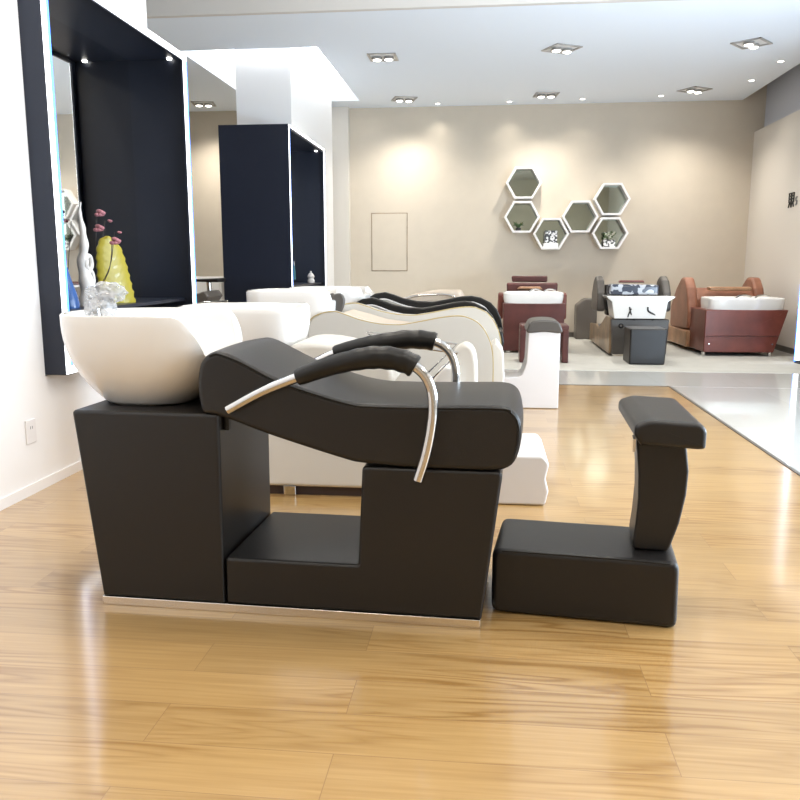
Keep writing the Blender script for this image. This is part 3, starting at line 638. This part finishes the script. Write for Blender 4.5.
# ------------------------------------------------------------ far chairs, seen from the basin side
def clutter(parent, z, x0, x1, seed):
    random.seed(seed)
    for k, n in enumerate(('faucet', 'shower_head')):
        x = x0 + (x1 - x0) * (.25 + .5 * k); w = (x1 - x0) * .22
        bm = bmesh.new(); tube(bm, smooth_path([(x - w, .10, z - .012), (x - w * .5, .12, z + .02), (x + w * .3, .13, z + .028), (x + w, .14, z + .01)], 4), .011, 8); finish(n, bm, 'chrome', parent)
a = thing('shampoo_chair', 'maroon leather shampoo chair with white basin, leftmost of the three by the back wall', 'shampoo chair', (0.195, 10.05, 0))
bm = plate(bmesh.new(), rpoly([(.01, .03), (.735, .03), (.76, .62), (-.0, .62)], .015), 0, .62, .012); finish('basin_cabinet', bm, 'maroon', a)
basin('basin', 'ceramic', a, .372, .24, .372, .25, .60, .745, .35, .23, ex=7, notch=0.0, lip=.02, n=96, depth=.05)
clutter(a, .76, .30, .66, 2)
plate_obj('seat_base', 'maroon', a, rpoly([(0.62, .03), (1.6, .03), (1.6, .42), (.62, .42)], .02), .08, .68, .02, axis='yz')
plate_obj('backrest', 'maroon', a, rpoly([(.06, .60), (.70, .60), (.715, .86), (.05, .86)], .03), .62, .72, .03)
plate_obj('neck_roll', 'tan', a, rpoly([(.18, .775), (.52, .775), (.48, .81), (.22, .81)], .012), .54, .62, .012)
plate_obj('headrest', 'maroon', a, rpoly([(.13, .86), (.60, .86), (.60, .945), (.12, .945)], .025), .95, 1.03, .02)
for x in (-.06, .73): plate_obj('armrest', 'brownred', a, rpoly([(.38, .40), (1.3, .40), (1.3, .56), (.9, .62), (.45, .74), (.38, .72)], .04), x, x + .08, .02, axis='yz')
for x in (.08, .68): finish('caster', lathe(bmesh.new(), [(0, 0.004), (.03, .004), (.03, .03), (0, .03)], (x, .05, 0)), 'chrome', a)
s = thing('footstool', 'maroon leather footstool standing before the maroon shampoo chair', 'footstool', (0.37, 9.06, 0))
box('seat', 'maroon', s, 0, .54, 0, .34, .36, .43, .02); 
for x in (0, .47): box('side_panel', 'maroon', s, x, x + .07, 0, .34, .005, .37, .012)

b = thing('shampoo_chair', 'black and bronze shampoo chair with projecting white basin at the back', 'shampoo chair', (1.50, 9.80, 0))
plate_obj('basin_cabinet', 'charcoal', b, rpoly([(.0, .03), (.63, .03), (.65, .45), (-.03, .45)], .012), 0, .42, .01)
box('plinth', 'plinth', b, .01, .62, .01, .40, .005, .03)
plate_obj('side_skirt', 'gold', b, rpoly([(.04, .03), (1.9, .03), (1.9, .27), (1.3, .30), (1.05, .26), (.42, .46), (.04, .46)], .02), -.035, -.005, .008, axis='yz')
plate_obj('seat_base', 'charcoal', b, rpoly([(.43, .03), (1.9, .03), (1.9, .26), (1.0, .26), (.43, .44)], .02), 0.0, .62, .01, axis='yz')
plate_obj('backrest', 'leather', b, rpoly([(.50, .46), (.72, .46), (.85, .84), (.72, .84)], .03), -.01, .63, .02, axis='yz')
for x in (-.15, .64):
    plate_obj('side_wing', 'charcoal', b, rpoly([(.35, .52), (.95, .50), (.95, .72), (.80, .90), (.66, .955), (.52, .90), (.38, .75)], .06), x, x + .10, .03, axis='yz')
bm = bmesh.new(); 
pts = [(-.10, .725), (.70, .725), (.68, .70), (.61, .66), (.585, .46), (-.0, .46), (-.035, .66), (-.085, .70)]
plate(bm, rpoly(pts, .006, 2), -.06, .36, .012); finish('basin', bm, 'ceramic', b)
for x in (.17, .38): tube_obj('hose', 'rubber', b, smooth_path([(x, -.065, .60), (x + .01, -.07, .55), (x + .03 + (x - .17) * .3, -.05, .50), (x + .07, -.02, .44)]), .009, 8)
tube_obj('hose', 'rubber', b, smooth_path([(.19, -.065, .58), (.165, -.07, .52), (.15, -.04, .45)]), .008, 8)
t_ = finish('ring', lathe(bmesh.new(), [(.018, 0), (.028, 0), (.028, .01), (.018, .01), (.018, 0)]), 'chrome', b); t_.rotation_euler = (PI / 2, 0, 0); t_.location = (.09, .005, .37)
w = plate_obj('wrapped_cushion', 'bagprint', b, rpoly([(-.03, .735), (.54, .735), (.54, .855), (-.02, .86)], .03), .12, .42, .03); w['label'] = 'cushion wrapped in clear printed film'
plate_obj('headrest', 'brownred', b, rpoly([(.12, .87), (.44, .87), (.42, .90), (.14, .90)], .01), .5, .6, .01)
s = thing('footstool', 'black cube footstool leaning against the projecting white basin chair', 'footstool', (1.565, 9.0, 0))
plate_obj('seat', 'leather', s, rpoly([(.0, .004), (.385, .004), (.40, .40), (.0, .40)], .02), 0, .42, .018)
g = thing('footrest', 'low grey rounded upholstered panel against the beige back wall', 'footrest', (1.30, 12.0, 0))
plate_obj('cushion', 'darkgrey', g, rpoly([(.0, .004), (.30, .004), (.30, .60), (.12, .60), (.0, .50)], [.02, .02, .05, .1, .06]), 0, .30, .02)

c = thing('shampoo_chair', 'chestnut leather shampoo chair with rounded side wings near the right wall', 'shampoo chair', (2.60, 9.95, 0), math.radians(2))
cb = plate_obj('basin_cabinet', 'brownred', c, rpoly([(.0, .05), (.82, .05), (.96, .56), (.0, .56)], [.02, .02, .01, .01]), 0.0, .66, .012)
tube_obj('piping', 'maroon', cb, [Vector((.01, -.002, .245)), Vector((.86, -.002, .250))], .006, 6)
for x in (.02, .80): finish('caster', lathe(bmesh.new(), [(0, 0.004), (.025, .004), (.025, .05), (0, .05)], (x, .06, 0)), 'chrome', c)
for x in (.06, .80): 
    o = finish('stud', lathe(bmesh.new(), [(0, 0), (.012, 0), (.009, .006), (0, .008)]), 'chrome', cb); o.rotation_euler = (PI / 2, 0, 0); o.location = (x, .001, .15)
basin('basin', 'ceramic', c, .495, .26, .44, .27, .545, .690, .43, .25, ex=7, notch=0.0, lip=.02, n=96, depth=.05)
clutter(c, .70, .35, .8, 9)
plate_obj('seat_base', 'tan', c, rpoly([(.60, .05), (1.9, .05), (1.9, .26), (.60, .26)], .02), -.05, .95, .02, axis='yz')
plate_obj('backrest', 'saddle', c, rpoly([(.70, .26), (.95, .26), (1.15, .76), (.85, .80), (.70, .66)], .04), .02, .82, .03, axis='yz')
for x in (-.035, .80):
    plate_obj('side_wing', 'saddle', c, rpoly([(.62, .28), (1.5, .24), (1.5, .55), (1.25, .80), (1.05, .93), (.88, .93), (.74, .80), (.62, .50)], .09), x, x + .13, .04, axis='yz')
bm = plate(bmesh.new(), rpoly([(-.08, .29), (.60, .29), (.60, .31), (-.08, .31)], .004), 0, .01, 0)
plate_obj('neck_roll', 'tan', c, rpoly([(.22, .765), (.74, .765), (.72, .815), (.20, .815)], .02), .60, .74, .02)

# ------------------------------------------------------------ ornaments on the station shelf
ZS = 0.862
v = thing('coral_sculpture', 'twisted white coral-like sculpture on the mirror station shelf', 'ornament', (-2.27, 4.37, ZS))
bm = bmesh.new(); P = smooth_path([(0, 0, 0), (.005, 0, .12), (-.01, 0, .24), (.01, -.01, .34), (-.005, .01, .44), (-.012, .005, .52), (-.004, .01, .58)], 6)
tube(bm, P, [(.046 - .042 * (k / (len(P) - 1)) ** .9) * (1 + .13 * math.sin(k * 1.1)) for k in range(len(P))], 14)
finish('body', bm, 'shell', v)
for (z, r) in ((.06, .038), (.155, .036), (.245, .032)):
    bm = bmesh.new(); P = [Vector((.022 - z * .03, r * math.cos(a) + .022, z + r * 1.25 * math.sin(a))) for a in [2 * PI * k / 18 for k in range(19)]]
    tube(bm, P, .013, 8, False); finish('ring', bm, 'shell', v)
v = thing('vase', 'deep blue vase at the glowing edge of the mirror station', 'vase', (-2.27, 4.16, ZS))
finish('body', lathe(bmesh.new(), [(0, 0), (.060, 0), (.062, .02), (.05, .08), (.03, .14), (.015, .20), (.012, .22), (0, .22)], n=28), 'bluevase', v)
v = thing('leaf_vase', 'mustard yellow feather-shaped vase behind the white basin', 'vase', (-2.27, 4.76, ZS))
bm = bmesh.new(); prof = [(0.0, 0.118), (.05, .116), (.12, .110), (.20, .103), (.28, .092), (.34, .078), (.385, .050), (.40, .030), (.405, .004)]
n = 48; rings = []
for i in range(25):
    z = .405 * i / 24
    for (za, ra), (zb_, rb) in zip(prof, prof[1:]):
        if za <= z <= zb_ + 1e-9: r = ra + (rb - ra) * (z - za) / (zb_ - za); break
    ring = []
    for k in range(n):
        a = 2 * PI * k / n; cx, sy = math.cos(a), math.sin(a)
        rib = 1 + .10 * math.sin((z * 1.0 - abs(sy) * r * .9) * 120)
        ring.append(bm.verts.new((cx * .035 * rib * (1 - z * .8), sy * r * (1 + .05 * math.sin(z * 120)) - z * .12, z)))
    rings.append(ring)
for i in range(24):
    for k in range(n): bm.faces.new((rings[i][k], rings[i][(k + 1) % n], rings[i + 1][(k + 1) % n], rings[i + 1][k]))
bm.faces.new(rings[0]); bm.faces.new(rings[-1])
lv = finish('body', bm, 'yellow', v); lv.rotation_euler.z = math.radians(-35)
v = thing('rose_stem', 'dusty pink roses on thin dark stems beside the yellow vase', 'flowers', (-2.40, 4.62, ZS))
RS = [(.04, .118, .542, .030), (.04, .093, .452, .030), (.22, -.077, .370, .030), (.04, .215, .500, .012), (.22, -.045, .420, .010)]
for i, (x, y, z, r) in enumerate(RS):
    s_ = tube_obj('stem', 'stem', v, smooth_path([(0, 0.02, 0), (x * .7, y * .5 + .02, z * .5), (x, y, z)], 5), .0022, 6)
    bm = bmesh.new(); random.seed(i)
    for k in range(9 if r > .02 else 3):
        q = bmesh.ops.create_icosphere(bm, subdivisions=2, radius=r * (.58 if r > .02 else .9))
        aa = k * 2.4; dd = r * .42 * (k / 9) ** .5
        for vv in q['verts']: vv.co.z *= .7
        bmesh.ops.translate(bm, verts=q['verts'], vec=Vector((x + .5 * dd * math.cos(aa) + .004 * (9 - k), y + dd * math.sin(aa) * 1.2, z + dd * math.cos(aa * 1.3))))
    finish('bloom', bm, 'rose', s_)
v = thing('bottle', 'small clear bottle on the shelf of the pillar mirror station', 'bottle', (-2.28, 10.3, 0.86))
finish('body', lathe(bmesh.new(), [(0, 0), (.045, 0), (.048, .03), (.035, .055), (.048, .08), (.03, .115), (.012, .13), (.012, .15), (0, .15)], n=20), 'shell', v)
v = thing('tassel', 'teal tassel hanging on the glowing edge of the pillar station', 'tassel', (-2.135, 8.79, 0.93))
tube_obj('cord', 'shell', v, [Vector((0, 0, .20)), Vector((.004, 0, .15))], .004, 6)
finish('fringe', lathe(bmesh.new(), [(0, 0), (.02, 0), (.016, .10), (.008, .15), (0, .155)], n=12), 'teal', v)

# ------------------------------------------------------------ left back room glimpse
v = thing('cabinet', 'white drawer cabinet seen left of the pillar station', 'cabinet', (-4.1, 10.3, 0))
box('body', 'white', v, 0, .62, 0, .45, 0, .93, .008)
for k in range(3): box('drawer', 'white', v, .02, .60, -.012, -.001, .06 + k * .29, .32 + k * .29, .004)
v = thing('salon_chair', 'brown salon chair with black headrest and chrome frame left of the pillar station', 'chair', (-2.64, 7.9, 0))
finish('base', lathe(bmesh.new(), [(0, 0), (.26, 0), (.25, .02), (.04, .04), (.035, .40), (0, .40)], n=24), 'chrome', v)
plate_obj('seat', 'maroon', v, rpoly([(-.30, .40), (.30, .40), (.30, .55), (-.30, .55)], .04), -.28, .26, .03)
plate_obj('backrest', 'darkgrey', v, rpoly([(-.40, .52), (-.28, .52), (-.08, .78), (-.12, .84), (-.24, .80), (-.46, .60)], .02), -.25, .2, .02)
tube_obj('post', 'chrome', v, [Vector((-.15, 0, .75)), Vector((-.16, 0, .93))], .025, 10)
plate_obj('headrest', 'leather', v, rpoly([(-.30, .925), (-.02, .92), (-.02, .960), (-.30, .950)], .012), -.12, .12, .01)
tube_obj('armrest', 'chrome', v, smooth_path([(-.30, -.30, .55), (-.22, -.30, .70), (.10, -.30, .735), (.12, -.30, .73)]), .016, 10)
